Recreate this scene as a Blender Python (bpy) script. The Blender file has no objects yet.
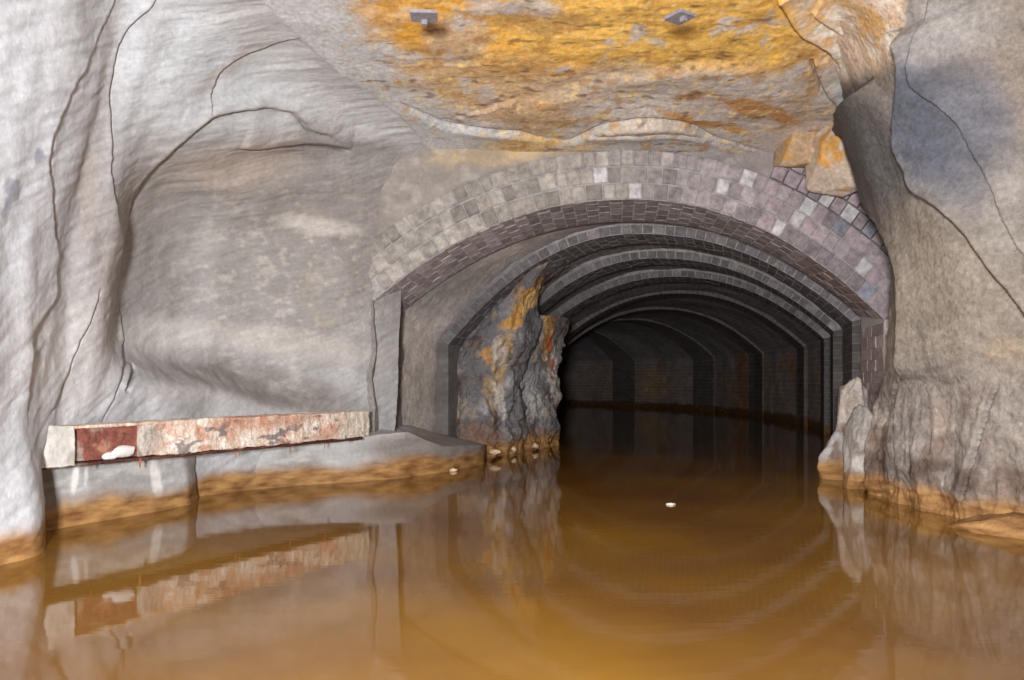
import bpy, bmesh, math, random
import numpy as np
C = bpy.context.scene.collection
random.seed(7)
PI = math.pi
# ---------------------------------------------------------------- camera numbers (used to place surveyed points)
ROOF = lambda y: 3.42 + .15 * (8.3 - y)                   # the roof rises towards the viewer
F, HX, HY, CH = 800.0, 512.0, 380.0, 1.0        # focal length px, vanishing column, horizon row, eye height m
def at(px, py, d):
    return ((px - HX) / F * d, d, CH + (HY - py) / F * d)
def proj(P):
    y = np.maximum(P[..., 1], .3)
    return HX + F * P[..., 0] / y, HY - F * (P[..., 2] - CH) / y

# ---------------------------------------------------------------- noise
def _hash(i, j, k, s):
    n = (i * 374761393 + j * 668265263 + k * 2147483647 + s * 974634777) & 0xffffffff
    n = ((n ^ (n >> 13)) * 1274126177) & 0xffffffff
    return ((n ^ (n >> 16)) & 0xffff) / 65535.0
def vnoise(P, s=0):
    P = np.asarray(P, float)
    I = np.floor(P).astype(np.int64); f = P - I; f = f * f * (3 - 2 * f)
    r = 0
    for a in (0, 1):
        for b in (0, 1):
            for c in (0, 1):
                w = (f[..., 0] if a else 1 - f[..., 0]) * (f[..., 1] if b else 1 - f[..., 1]) * (f[..., 2] if c else 1 - f[..., 2])
                r = r + w * _hash(I[..., 0] + a, I[..., 1] + b, I[..., 2] + c, s)
    return r * 2 - 1
def fbm(P, sc=1.0, octv=4, s=0, gain=.5):
    P = np.asarray(P, float) * sc
    r, a, t = 0, 1, 0
    for o in range(octv):
        r = r + a * vnoise(P, s + o); t += a; a *= gain; P = P * 2.03 + 11.3
    return r / t
def ridged(P, sc=1.0, octv=4, s=0):
    P = np.asarray(P, float) * sc
    r, a, t = 0, 1, 0
    for o in range(octv):
        r = r + a * (1 - np.abs(vnoise(P, s + o)) * 2); t += a; a *= .5; P = P * 2.1 + 7.7
    return r / t
def sstep(a, b, x):
    t = np.clip((x - a) / (b - a), 0, 1); return t * t * (3 - 2 * t)
def pdist(px, py, poly):
    """signed distance to a polyline, + on the right-hand side of its direction (image rows run down)"""
    poly = np.array(poly, float)
    for _ in range(2):
        a, b = poly[:-1], poly[1:]; mid = np.stack([a * .75 + b * .25, a * .25 + b * .75], 1).reshape(-1, 2); poly = np.vstack([poly[:1], mid, poly[-1:]])
    best = np.full(px.shape, 1e9); sg = np.ones(px.shape); tt = np.zeros(px.shape)
    n = len(poly) - 1
    for i in range(n):
        ax, ay = poly[i]; bx, by = poly[i + 1]
        dx, dy = bx - ax, by - ay; L = dx * dx + dy * dy + 1e-9
        t = np.clip(((px - ax) * dx + (py - ay) * dy) / L, 0, 1)
        qx, qy = px - ax - t * dx, py - ay - t * dy
        dd = np.hypot(qx, qy); m = dd < best
        cr = dx * (py - ay) - dy * (px - ax)
        best = np.where(m, dd, best); sg = np.where(m, np.where(cr >= 0, 1., -1.), sg)
        tt = np.where(m, (i + t) / n, tt)
    return best * sg, tt
def taper(t, e=.12):
    return sstep(0, e, t) * sstep(0, e, 1 - t)
def blob(px, py, cx, cy, rx, ry, ang=0, wob=None, soft=.5):
    a = math.radians(ang); c, s = math.cos(a), math.sin(a)
    dx, dy = px - cx, py - cy
    r = np.hypot((dx * c + dy * s) / rx, (-dx * s + dy * c) / ry)
    if wob is not None: r = r + wob
    return 1 - sstep(1 - soft, 1 + soft, r)
def mixc(col, c, m):
    return col + (np.array(c, float) - col) * m[..., None]

# ---------------------------------------------------------------- materials
def mat(name, base=(.5, .5, .5), rough=.8, use_col=True, grain=.25, gsc=40, bump=.3, bsc=30, bdist=.01, stretch=(1, 1, 1),
        waterline=False, spec=.3, joints=False, streak=0.0):
    m = bpy.data.materials.new(name); m.use_nodes = True
    N, L = m.node_tree.nodes, m.node_tree.links; N.clear()
    out = N.new('ShaderNodeOutputMaterial'); b = N.new('ShaderNodeBsdfPrincipled'); L.new(b.outputs[0], out.inputs[0])
    b.inputs['Roughness'].default_value = rough; b.inputs['Specular IOR Level'].default_value = spec
    geo = N.new('ShaderNodeNewGeometry')
    mp = N.new('ShaderNodeMapping'); mp.inputs['Scale'].default_value = stretch; L.new(geo.outputs['Position'], mp.inputs[0])
    n1 = N.new('ShaderNodeTexNoise'); n1.inputs['Scale'].default_value = gsc; n1.inputs['Detail'].default_value = 6; n1.inputs['Roughness'].default_value = .7
    L.new(mp.outputs[0], n1.inputs['Vector'])
    if use_col:
        a = N.new('ShaderNodeAttribute'); a.attribute_name = 'Col'; csock = a.outputs['Color']
    else:
        rgb = N.new('ShaderNodeRGB'); rgb.outputs[0].default_value = (*base, 1); csock = rgb.outputs[0]
    mr = N.new('ShaderNodeMapRange'); mr.inputs['From Min'].default_value = .3; mr.inputs['From Max'].default_value = .7
    mr.inputs['To Min'].default_value = 1 - grain; mr.inputs['To Max'].default_value = 1 + grain
    L.new(n1.outputs['Fac'], mr.inputs['Value'])
    vm = N.new('ShaderNodeVectorMath'); vm.operation = 'SCALE'; L.new(csock, vm.inputs[0]); L.new(mr.outputs[0], vm.inputs['Scale'])
    csock = vm.outputs[0]
    hs = n1.outputs['Fac']
    if joints:
        uv = N.new('ShaderNodeUVMap')
        br = N.new('ShaderNodeTexBrick'); br.offset = .5
        br.inputs['Scale'].default_value = 1; br.inputs['Brick Width'].default_value = .30; br.inputs['Row Height'].default_value = .115
        br.inputs['Mortar Size'].default_value = .009; br.inputs['Mortar Smooth'].default_value = .3; br.inputs['Bias'].default_value = 0
        br.inputs['Color1'].default_value = (.8, .8, .8, 1); br.inputs['Color2'].default_value = (1.15, 1.12, 1.1, 1); br.inputs['Mortar'].default_value = (1.7, 1.65, 1.6, 1)
        L.new(uv.outputs[0], br.inputs['Vector'])
        mm = N.new('ShaderNodeVectorMath'); mm.operation = 'MULTIPLY'; L.new(csock, mm.inputs[0])
        jx = N.new('ShaderNodeMix'); jx.data_type = 'RGBA'; L.new(a.outputs['Alpha'], jx.inputs[0]); jx.inputs[6].default_value = (1, 1, 1, 1); L.new(br.outputs['Color'], jx.inputs[7])
        L.new(jx.outputs[2], mm.inputs[1]); csock = mm.outputs[0]
    if waterline:
        wk = .45 if joints else 1
        sx = N.new('ShaderNodeSeparateXYZ'); L.new(geo.outputs['Position'], sx.inputs[0])
        n2 = N.new('ShaderNodeTexNoise'); n2.inputs['Scale'].default_value = 1.6; n2.inputs['Detail'].default_value = 4; L.new(geo.outputs['Position'], n2.inputs['Vector'])
        ma = N.new('ShaderNodeMath'); ma.operation = 'MULTIPLY_ADD'; ma.inputs[1].default_value = -.22; L.new(n2.outputs['Fac'], ma.inputs[0]); L.new(sx.outputs['Z'], ma.inputs[2])
        r2 = N.new('ShaderNodeMapRange'); r2.interpolation_type = 'SMOOTHSTEP'; r2.inputs['From Min'].default_value = .13; r2.inputs['From Max'].default_value = .0
        L.new(ma.outputs[0], r2.inputs['Value'])
        n3 = N.new('ShaderNodeTexNoise'); n3.inputs['Scale'].default_value = 5; n3.inputs['Detail'].default_value = 6
        mp3 = N.new('ShaderNodeMapping'); mp3.inputs['Scale'].default_value = (1, 1, 4); L.new(geo.outputs['Position'], mp3.inputs[0]); L.new(mp3.outputs[0], n3.inputs['Vector'])
        cr = N.new('ShaderNodeValToRGB'); e = cr.color_ramp.elements
        e[0].position = .3; e[0].color = tuple(v * wk for v in (.20, .085, .028)) + (1,); e[1].position = .7; e[1].color = tuple(v * wk for v in (.52, .29, .11)) + (1,)
        L.new(n3.outputs['Fac'], cr.inputs[0])
        mx = N.new('ShaderNodeMix'); mx.data_type = 'RGBA'; L.new(r2.outputs[0], mx.inputs[0]); L.new(csock, mx.inputs[6]); L.new(cr.outputs[0], mx.inputs[7]); csock = mx.outputs[2]
    L.new(csock, b.inputs['Base Color'])
    mp2 = N.new('ShaderNodeMapping'); mp2.inputs['Scale'].default_value = stretch; L.new(geo.outputs['Position'], mp2.inputs[0])
    n4 = N.new('ShaderNodeTexNoise'); n4.inputs['Scale'].default_value = bsc; n4.inputs['Detail'].default_value = 8; n4.inputs['Roughness'].default_value = .65
    L.new(mp2.outputs[0], n4.inputs['Vector'])
    bp = N.new('ShaderNodeBump'); bp.inputs['Strength'].default_value = bump; bp.inputs['Distance'].default_value = bdist
    L.new(n4.outputs['Fac'], bp.inputs['Height']); L.new(bp.outputs[0], b.inputs['Normal'])
    return m
M = {}
M['spray'] = mat('sprayed_concrete', rough=.62, grain=.14, gsc=26, bump=.45, bsc=22, bdist=.012, waterline=True)
M['rock'] = mat('bare_rock', rough=.7, grain=.3, gsc=30, bump=.9, bsc=18, bdist=.03, waterline=True)
M['roof'] = mat('ochre_rock', rough=.65, grain=.3, gsc=26, bump=.6, bsc=20, bdist=.015)
M['brick'] = mat('brick', rough=.75, grain=.42, gsc=13, bump=.8, bsc=50, bdist=.012, waterline=True)
M['mortar'] = mat('lime_mortar', base=(.60, .57, .56), use_col=False, rough=.9, grain=.2, gsc=40, bump=.6, waterline=True)
M['lining'] = mat('brick_lining', rough=.75, grain=.25, gsc=14, bump=.8, bsc=16, bdist=.03, joints=True, waterline=True)
M['rust'] = mat('rusted_steel', rough=.75, grain=.5, gsc=22, bump=.9, bsc=30, bdist=.015)
M['crust'] = mat('spalled_crust', rough=.7, grain=.35, gsc=40, bump=1, bsc=35, bdist=.015)
M['iron'] = mat('grey_iron', base=(.24, .22, .24), use_col=False, rough=.6, grain=.3, gsc=40, bump=.5)
M['calcite'] = mat('white_calcite', base=(.70, .67, .65), use_col=False, rough=.5, grain=.15, gsc=30, bump=.5)
M['litter'] = mat('pale_litter', base=(.9, .82, .7), use_col=False, rough=.5, grain=.1)

def water_mat():
    m = bpy.data.materials.new('murky_water'); m.use_nodes = True
    N, L = m.node_tree.nodes, m.node_tree.links
    b = N['Principled BSDF']
    b.inputs['Roughness'].default_value = .04; b.inputs['IOR'].default_value = 1.45
    geo = N.new('ShaderNodeNewGeometry')
    n = N.new('ShaderNodeTexNoise'); n.inputs['Scale'].default_value = .55; n.inputs['Detail'].default_value = 4; L.new(geo.outputs['Position'], n.inputs['Vector'])
    cr = N.new('ShaderNodeValToRGB'); e = cr.color_ramp.elements
    e[0].position = .35; e[0].color = (.155, .070, .020, 1); e[1].position = .68; e[1].color = (.29, .140, .018, 1)
    L.new(n.outputs['Fac'], cr.inputs[0]); L.new(cr.outputs[0], b.inputs['Base Color'])
    mp = N.new('ShaderNodeMapping'); mp.inputs['Scale'].default_value = (.5, 2.2, 1); L.new(geo.outputs['Position'], mp.inputs[0])
    n2 = N.new('ShaderNodeTexNoise'); n2.inputs['Scale'].default_value = 5; n2.inputs['Detail'].default_value = 3; L.new(mp.outputs[0], n2.inputs['Vector'])
    bp = N.new('ShaderNodeBump'); bp.inputs['Strength'].default_value = .12; bp.inputs['Distance'].default_value = .004
    L.new(n2.outputs['Fac'], bp.inputs['Height']); L.new(bp.outputs[0], b.inputs['Normal'])
    return m
M['water'] = water_mat()

# ---------------------------------------------------------------- mesh helpers
def link(name, me, m=None, parent=None):
    o = bpy.data.objects.new(name, me); C.objects.link(o)
    if m is not None: me.materials.append(m)
    if parent is not None: o.parent = parent
    return o
def tag(o, label=None, cat=None, group=None, kind=None):
    if label: o['label'] = label
    if cat: o['category'] = cat
    if group: o['group'] = group
    if kind: o['kind'] = kind
    return o
def set_col(me, col):
    a = me.color_attributes.new('Col', 'FLOAT_COLOR', 'POINT')
    c = np.ones((len(me.vertices), 4), np.float32); c[:, :col.shape[-1]] = np.clip(col.reshape(-1, col.shape[-1]), 0.004, 1)
    a.data.foreach_set('color', c.ravel())
def grid(name, P, m, col=None, parent=None, flip=False, smooth=True, uv=None, closed=False):
    n, k = P.shape[:2]
    me = bpy.data.meshes.new(name)
    idx = np.arange(n * k).reshape(n, k)
    if closed: idx = np.concatenate([idx, idx[:, :1]], 1)
    q = np.stack([idx[:-1, :-1], idx[1:, :-1], idx[1:, 1:], idx[:-1, 1:]], -1).reshape(-1, 4)
    if flip: q = q[:, ::-1]
    nq = len(q)
    me.vertices.add(n * k); me.vertices.foreach_set('co', P.astype(np.float32).ravel())
    me.loops.add(nq * 4); me.loops.foreach_set('vertex_index', q.astype(np.int32).ravel())
    me.polygons.add(nq); me.polygons.foreach_set('loop_start', np.arange(0, nq * 4, 4, dtype=np.int32))
    if uv is not None:
        ul = me.uv_layers.new(name='UVMap'); ul.data.foreach_set('uv', uv.reshape(-1, 2)[q.ravel()].astype(np.float32).ravel())
    me.update(calc_edges=True)
    me.polygons.foreach_set('use_smooth', np.full(nq, smooth))
    if col is not None: set_col(me, col)
    return link(name, me, m, parent)
def normals(P, flip=False):
    a = np.gradient(P, axis=0); b = np.gradient(P, axis=1)
    n = np.cross(a, b); n /= np.linalg.norm(n, axis=-1, keepdims=True) + 1e-9
    return -n if flip else n
def spline(pts, t, lin=False):
    """resample an open polyline at fractions t of its (chord) length, softened"""
    p = np.array(pts, float); d = np.r_[0, np.cumsum(np.linalg.norm(np.diff(p, axis=0), axis=1))]
    T = np.linspace(0, d[-1], 800); q = np.stack([np.interp(T, d, p[:, i]) for i in range(p.shape[1])], 1)
    if not lin:
        k = np.hanning(int(lin or 41) + 2); k /= k.sum(); h = len(k) // 2
        for i in range(q.shape[1]):
            e = np.r_[2 * q[0, i] - q[h:0:-1, i], q[:, i], 2 * q[-1, i] - q[-2:-h - 2:-1, i]]
            q[:, i] = np.convolve(e, k, 'valid')[:800]
    return np.stack([np.interp(np.asarray(t) * d[-1], T, q[:, i]) for i in range(p.shape[1])], -1)
def fold(px, py, poly, A, W, B, w, tp=.15):
    """A: lip height on the right-hand side fading over W px; B: depth of the open joint, w px wide"""
    d, t = pdist(px, py, poly); k = taper(t, tp)
    lip = np.where(d > 0, A * np.exp(-d / W), -A * .25 * np.exp(d / (W * .6)))
    return k * (lip - B * np.exp(-(d / w) ** 2))

# ================================================================ LEFT WALL
F1 = [(120, -20), (113, 0), (85, 38), (68, 68), (56, 103), (43, 137), (43, 171), (50, 219), (56, 261), (53, 299), (39, 321), (32, 350), (29, 384), (30, 420)]
F2 = [(165, -15), (150, 0), (126, 20), (113, 44), (106, 85), (104, 137), (103, 171), (109, 226), (118, 292), (122, 330), (121, 371), (109, 398), (96, 424)]
F2b = [(92, 290), (79, 323), (70, 345), (62, 370), (55, 395), (51, 412)]
F3 = [(118, 290), (122, 240), (126, 212), (131, 185), (147, 161), (171, 137), (198, 116), (225, 108), (253, 103), (284, 106), (297, 116), (304, 128), (328, 133), (345, 147)]
F3b = [(198, 116), (202, 105), (205, 82), (222, 63), (256, 48), (290, 38), (320, 34)]
F4 = [(352, 150), (325, 146), (294, 147), (260, 151), (236, 147)]
F5 = [(212, 235), (209, 265), (207, 300), (204, 325), (205, 345)]
def left_wall():
    Pp = [(-3.0, .8), (-2.85, 3.0), (-2.75, 4.2), (-2.66, 4.58), (-2.92, 4.95), (-3.2, 5.3), (-3.12, 5.75), (-2.9, 6.3), (-2.6, 7.0), (-2.05, 7.7), (-1.5, 8.3), (-1.25, 8.62)]
    Qp = [(-1.9, .8), (-1.9, 3.0), (-1.95, 4.2), (-1.97, 4.7), (-1.95, 5.0), (-1.9, 5.3), (-1.85, 5.7), (-1.7, 6.2), (-1.4, 7.0), (-1.0, 7.7), (-.7, 8.4), (-.6, 8.75)]
    Mp = [(-3.0, .8), (-2.85, 3.0), (-2.78, 4.2), (-2.82, 4.62), (-2.92, 4.95), (-3.02, 5.3), (-3.0, 5.75), (-2.86, 6.3), (-2.6, 7.0), (-2.05, 7.7), (-1.5, 8.3), (-1.25, 8.62)]
    Pp, Qp, Mp = np.array(Pp), np.array(Qp), np.array(Mp)
    key = np.array([0, .10, .18, .22, .27, .33, .42, .53, .67, .83, .95, 1.0])
    u = np.r_[np.linspace(0, .1, 25)[:-1], np.linspace(.1, 1, 560)]
    def ev(A):
        T = np.linspace(0, 1, 900); q = np.stack([np.interp(T, key, A[:, i]) for i in (0, 1)], 1)
        k = np.hanning(39); k /= k.sum()
        for i in (0, 1):
            e = np.r_[2 * q[0, i] - q[19:0:-1, i], q[:, i], 2 * q[-1, i] - q[-2:-21:-1, i]]; q[:, i] = np.convolve(e, k, 'valid')[:900]
        return np.stack([np.interp(u, T, q[:, i]) for i in (0, 1)], -1)
    p, q, mm = ev(Pp), ev(Qp), ev(Mp)
    v = np.linspace(0, 1, 460); th = v * PI / 2
    z = -.5 + 3.94 * np.sin(th); f = (1 - np.cos(th)) ** 1.35; zt_ = 1 - (1 - np.sin(th)) ** 1.15
    X = np.zeros((len(u), len(v), 3))
    km = sstep(.0, .5, z)[None, :, None]; pm = p[:, None] * (1 - km) + mm[:, None] * km
    X[..., :2] = pm * (1 - f[None, :, None]) + q[:, None] * f[None, :, None]
    X[..., 2] = -.5 + (ROOF(q[:, 1]) + .51)[:, None] * zt_[None]
    # recess above the beam: the wall steps back from the sloping fillet
    r = .50 * sstep(.40, .52, u) * (1 - sstep(.72, .93, u))
    zr = 1.35 - .5 * sstep(.55, .95, u)
    back = r[:, None] * sstep(.68, 1, (X[..., 2] - .0) / zr[:, None]) * (1 - sstep(2.3, 3.1, X[..., 2]))
    X[..., 0] -= back * .8; X[..., 1] += back * .5
    N = normals(X); 
    if N[300, 200, 0] < 0: N = -N; flip = True
    else: flip = False
    px, py = proj(X)
    W = fbm(X, .6, 2, 3)
    pj, qj = px + 2.5 * fbm(X, 4, 3, 31), py + 2 * fbm(X, 4, 3, 32)
    h = .06 * fbm(X, .9, 3, 5) + .035 * fbm(X * np.array([1, 1, .5]), 2.2, 3, 9) + .005 * fbm(X, 9, 4, 17)
    h *= 1 - .75 * sstep(.72, .88, np.broadcast_to(v[None], h.shape))
    # sweeping trowelled ripples running up the wall
    dirv = np.stack([X[..., 0] * 1.2 + X[..., 2] * 1.6 + W, X[..., 1] * 1.2 + X[..., 2] * .9, X[..., 2] * 2.0 - X[..., 1] * 1.2], -1)
    h += .010 * fbm(dirv * np.array([1.2, 1.2, 6]), 1.6, 4, 40)
    vis = (X[..., 1] > 2.5)
    ff = fold(pj, qj, F1, .028, 26, .06, 1.3) + fold(pj, qj, F2, .035, 22, .05, 1.4) + fold(pj, qj, F2b, .03, 12, .03, 1.3)
    ff += fold(pj, qj, F3[::-1], .09, 24, .03, 2.0) * .9 + fold(pj, qj, F3b, -.05, 30, 0, 2, .4) + fold(pj, qj, F4, .05, 16, .05, 2.2)
    ff += .05 * sstep(-10, 8, -pdist(px, py, F5)[0]) * blob(px, py, 225, 290, 45, 70, 0, soft=.9)
    ff += fold(pj, qj, [(133, 365), (131, 380), (126, 391)], .03, 8, .10, 2.2)
    # broad swells: pilaster between the two folds, bulge above the overhang, hollow beside it
    ff += .06 * blob(px, py, 82, 200, 26, 260, -6, soft=.9) - .04 * blob(px, py, 95, 120, 12, 120, 14, soft=.9)
    ff += -.16 * blob(px, py, 168, 270, 34, 80, 0, soft=.9) + .12 * blob(px, py, 260, 120, 52, 22, -5, soft=.8) + .10 * blob(px, py, 170, 70, 50, 90, 30, soft=.9)
    ff += -.08 * blob(px, py, 290, 165, 60, 14, -4, soft=.9)
    X = X + N * (h + np.where(vis, ff, 0))[..., None]
    # colour
    n1, n2 = fbm(X, 1.3, 4, 50), fbm(dirv * np.array([1, 1, 5]), 2.0, 5, 60); n3 = fbm(X, 7, 4, 70); n4 = fbm(X, 22, 3, 77)
    col = np.zeros(X.shape) + np.array((.50, .50, .52))
    wob = .25 * n1 + .12 * n3
    def B(c, cx, cy, rx, ry, ang=0, k=1, soft=.5):
        nonlocal col
        col = mixc(col, c, k * blob(px, py, cx, cy, rx, ry, ang, wob, soft))
    B((.60, .615, .66), 5, 250, 70, 330, 0, .9)
    B((.60, .63, .67), 190, 70, 110, 80, 20, .7)
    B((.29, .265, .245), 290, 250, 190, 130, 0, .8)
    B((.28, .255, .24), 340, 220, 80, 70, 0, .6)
    B((.42, .38, .35), 150, 200, 36, 70, 20, .5)
    B((.48, .38, .32), 240, 165, 60, 26, -15, .6)
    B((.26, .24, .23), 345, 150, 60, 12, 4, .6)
    B((.30, .285, .275), 165, 270, 50, 70, 0, .6)
    B((.62, .60, .58), 160, 335, 45, 18, 0, .6)
    B((.54, .50, .47), 300, 345, 90, 14, 8, .6)
    B((.62, .58, .54), 320, 226, 40, 8, 6, .7)
    B((.56, .53, .5), 60, 350, 50, 60, 0, .5)
    B((.22, .195, .18), 275, 388, 95, 22, 16, .85)  # shadow wedge on the sloping fillet, painted into the wall colour
    B((.40, .38, .37), 200, 395, 60, 20, 14, .5)
    B((.42, .38, .36), 92, 120, 9, 150, 8, .45); B((.46, .40, .37), 86, 210, 10, 90, -8, .4)
    B((.38, .33, .30), 240, 58, 50, 9, -28, .6); B((.38, .34, .32), 290, 25, 50, 20, -20, .6)
    B((.50, .49, .49), 290, 40, 90, 40, 35, .7); B((.40, .38, .37), 360, 80, 40, 40, 30, .5)
    B((.62, .62, .62), 380, 118, 60, 22, 12, .6); B((.26, .25, .245), 385, 82, 50, 10, 38, .6)
    for bx, by in ((8, 185), (5, 215), (12, 192), (34, 157)): col = mixc(col, (.30, .31, .37), .8 * blob(px, py, bx, by, 4, 8, 20, 1.6 * n3 + .8 * n4, .3))
    d, t = pdist(pj, qj, F3); col = mixc(col, (.24, .18, .16), .5 * np.exp(-(d / 4) ** 2) * taper(t, .2))
    d, t = pdist(pj, qj, F2); col = mixc(col, (.26, .24, .26), .5 * np.exp(-(d / 3.5) ** 2))
    d, t = pdist(pj, qj, F4); col = mixc(col, (.22, .18, .17), .7 * np.exp(-(d / 6) ** 2) * taper(t, .3))  # shadow of the F4 crease painted as a dark band
    col = mixc(col, (.58, .54, .50), .42 * sstep(.05, .5, fbm(X * np.array([1, 1, 1.8]), 13, 4, 91) + .5 * n3) * blob(px, py, 290, 290, 120, 110, 0, wob, .5))
    col = mixc(col, (.36, .30, .20), .4 * sstep(.2, .5, fbm(X, 3, 4, 92)) * blob(px, py, 320, 300, 50, 70, 0, wob, .5))
    n5 = fbm(dirv * np.array([1, 1, 5]), 7, 4, 95)
    col = col * (1 + .18 * n2 + .10 * n1 + .08 * n4 + .16 * n5)[..., None]
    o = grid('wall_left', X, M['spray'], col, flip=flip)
    tag(o, 'smooth pale grey sprayed concrete wall with folds and cracks left of the arch', kind='structure')
left_wall()

# ================================================================ RIGHT WALL
L1 = [(880, 20), (891, 50), (893, 68), (894, 120), (900, 154), (913, 185), (930, 202), (955, 224), (984, 256), (1023, 307), (1060, 360)]
L2 = [(865, 75), (845, 95), (837, 110), (836, 128), (838, 154), (848, 181), (865, 207), (879, 234), (896, 268), (901, 298), (901, 346), (897, 380)]
L4 = [(919, -20), (920, 30), (921, 68), (930, 85), (957, 116), (985, 175), (1009, 229), (1040, 270)]
L5 = [(1000, 380), (990, 400), (985, 415), (978, 445), (970, 480), (965, 500)]
L6 = [(895, 380), (892, 410), (896, 440), (893, 470), (890, 495)]
def right_wall():
    global L1, L2, L4
    sh = lambda L, k: [(x + k * float(1 - .8 * sstep(150, 300, np.array(float(y)))), y) for x, y in L]    # the raised layer overhangs, so its root lies further out
    L1, L2, L4 = sh(L1, 30), sh(L2, 16), sh(L4, 14)
    Pp = np.array([(5.2, .8), (4.7, 3.0), (3.95, 4.6), (3.5, 5.33), (3.28, 5.71), (3.12, 6.45), (3.2, 7.1), (3.42, 7.5), (3.8, 7.95), (4.1, 8.35), (4.2, 8.6)])
    Qp = np.array([(2.3, .8), (2.2, 3.0), (2.1, 4.4), (2.05, 5.15), (2.1, 5.7), (2.4, 6.3), (2.75, 6.9), (2.95, 7.3), (3.2, 7.8), (3.5, 8.3), (3.65, 8.6)])
    key = np.array([0, .08, .2, .3, .37, .52, .66, .75, .85, .95, 1])
    u = np.r_[np.linspace(0, .08, 20)[:-1], np.linspace(.08, 1, 480)]
    def ev(A):
        T = np.linspace(0, 1, 900); q = np.stack([np.interp(T, key, A[:, i]) for i in (0, 1)], 1)
        k = np.hanning(45); k /= k.sum()
        for i in (0, 1):
            e = np.r_[2 * q[0, i] - q[22:0:-1, i], q[:, i], 2 * q[-1, i] - q[-2:-24:-1, i]]; q[:, i] = np.convolve(e, k, 'valid')[:900]
        return np.stack([np.interp(u, T, q[:, i]) for i in (0, 1)], -1)
    Mp = Pp.copy(); Mp[6:9, 0] += (.13, .16, .12)
    p, q, mm = ev(Pp), ev(Qp), ev(Mp)
    v = np.linspace(0, 1, 480); th = v * PI / 2
    z = -.5 + 4.0 * np.sin(th); f = (1 - np.cos(th)) ** 1.5
    X = np.zeros((len(u), len(v), 3))
    km = sstep(.3, .9, z)[None, :, None]; pm = p[:, None] * (1 - km) + mm[:, None] * km
    X[..., :2] = pm * (1 - f[None, :, None]) + q[:, None] * f[None, :, None]
    X[..., 2] = -.5 + (ROOF(q[:, 1]) + .56)[:, None] * np.sin(th)[None]
    N = normals(X); flip = False
    if N[300, 200, 0] > 0: N = -N; flip = True
    px, py = proj(X)
    W = fbm(X, .6, 2, 103)
    pj, qj = px + 3 * fbm(X, 4, 3, 131), py + 2 * fbm(X, 4, 3, 132)
    h = .06 * fbm(X, .9, 3, 105) + .03 * fbm(X * np.array([1, 1, .5]), 2.4, 3, 109) + .012 * fbm(X, 9, 4, 117)
    low = 1 - sstep(.5, 1.1, X[..., 2] + .25 * W)
    h += low * (.11 * ridged(X * np.array([1, 1, .6]), 2.2, 5, 120) - .05)
    dirv = np.stack([X[..., 0] + X[..., 2] * 1.2 + W, X[..., 1] * 1.0 - X[..., 2] * 1.0, X[..., 2] * 2.2 + X[..., 1] * 1.6], -1)
    h += .010 * fbm(dirv * np.array([5, 1, 1]), 2, 4, 140)
    vis = (X[..., 1] > 2.5)
    ff = fold(pj, qj, L1[::-1], .20, 36, .12, 2.0, .06) + fold(pj, qj, L2[::-1], .13, 30, .08, 1.8, .08) + fold(pj, qj, L4[::-1], .06, 26, .02, 1.4)
    ff += fold(pj, qj, L5, .05, 14, .04, 1.6) + fold(pj, qj, L6, .05, 12, .04, 2)
    ff += .12 * blob(px, py, 862, 140, 24, 60, -8, soft=.9) - .08 * blob(px, py, 885, 250, 14, 70, -8, soft=.9)
    ff += .10 * blob(px, py, 935, 110, 40, 110, -15, soft=.9)
    X = X + N * (h + np.where(vis, ff, 0))[..., None]
    n1, n2 = fbm(X, 1.3, 4, 150), fbm(dirv * np.array([5, 1, 1]), 2.0, 5, 160); n3 = fbm(X, 7, 4, 170); n4 = fbm(X, 22, 3, 177)
    col = np.zeros(X.shape) + np.array((.40, .36, .325)); wob = .25 * n1 + .12 * n3
    def B(c, cx, cy, rx, ry, ang=0, k=1, soft=.5):
        nonlocal col
        col = mixc(col, c, k * blob(px, py, cx, cy, rx, ry, ang, wob, soft))
    B((.46, .42, .36), 950, 290, 70, 90, 20, .7); B((.23, .245, .29), 965, 130, 50, 110, -25, .85); B((.14, .165, .23), 945, 120, 24, 75, -18, .8); B((.20, .215, .27), 990, 120, 28, 60, -20, .7)
    B((.52, .52, .53), 955, 20, 50, 30, 0, .8); B((.50, .48, .46), 1015, 200, 20, 60, 0, .6)
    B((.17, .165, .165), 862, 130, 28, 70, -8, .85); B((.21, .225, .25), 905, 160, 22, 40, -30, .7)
    B((.40, .36, .31), 905, 50, 14, 40, 0, .7); B((.24, .22, .21), 872, 250, 20, 60, -15, .6)
    B((.46, .43, .42), 930, 420, 90, 50, 0, .7); B((.55, .50, .46), 1000, 430, 60, 60, 0, .5)
    B((.62, .54, .46), 875, 425, 16, 26, 0, .6); B((.60, .5, .42), 940, 420, 9, 26, 0, .6)
    B((.60, .46, .30), 1010, 350, 24, 14, 0, .4)
    for cx, cy, rx, ry, a in ((910, 463, 10, 12, 10), (972, 480, 14, 12, 0), (882, 463, 10, 14, 10), (1018, 480, 8, 12, 0), (990, 512, 12, 7, 0), (925, 468, 26, 9, -10)):
        B((.16, .105, .085), cx, cy, rx, ry, a, .75, .35)
    # ochre and white crust where the wall turns into the roof
    oc = blob(px, py, 850, 18, 60, 62, 20, wob, .2)
    oc2 = oc
    col = mixc(col, (.72, .70, .68), low * .5 * sstep(.1, .45, fbm(X, 6, 5, 181))); col = mixc(col, (.30, .22, .18), low * .75 * sstep(.08, .3, fbm(X, 4, 5, 183)))
    for L_, k in ((L1, .6), (L2, .6)):
        d, t = pdist(pj, qj, L_); col = mixc(col, (.10, .09, .09), k * np.exp(-(d / 2.5) ** 2))
    col = col * (1 + .38 * n2 + .12 * n1 + .16 * n4)[..., None]
    col *= np.array((.66, .62, .585))
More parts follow.
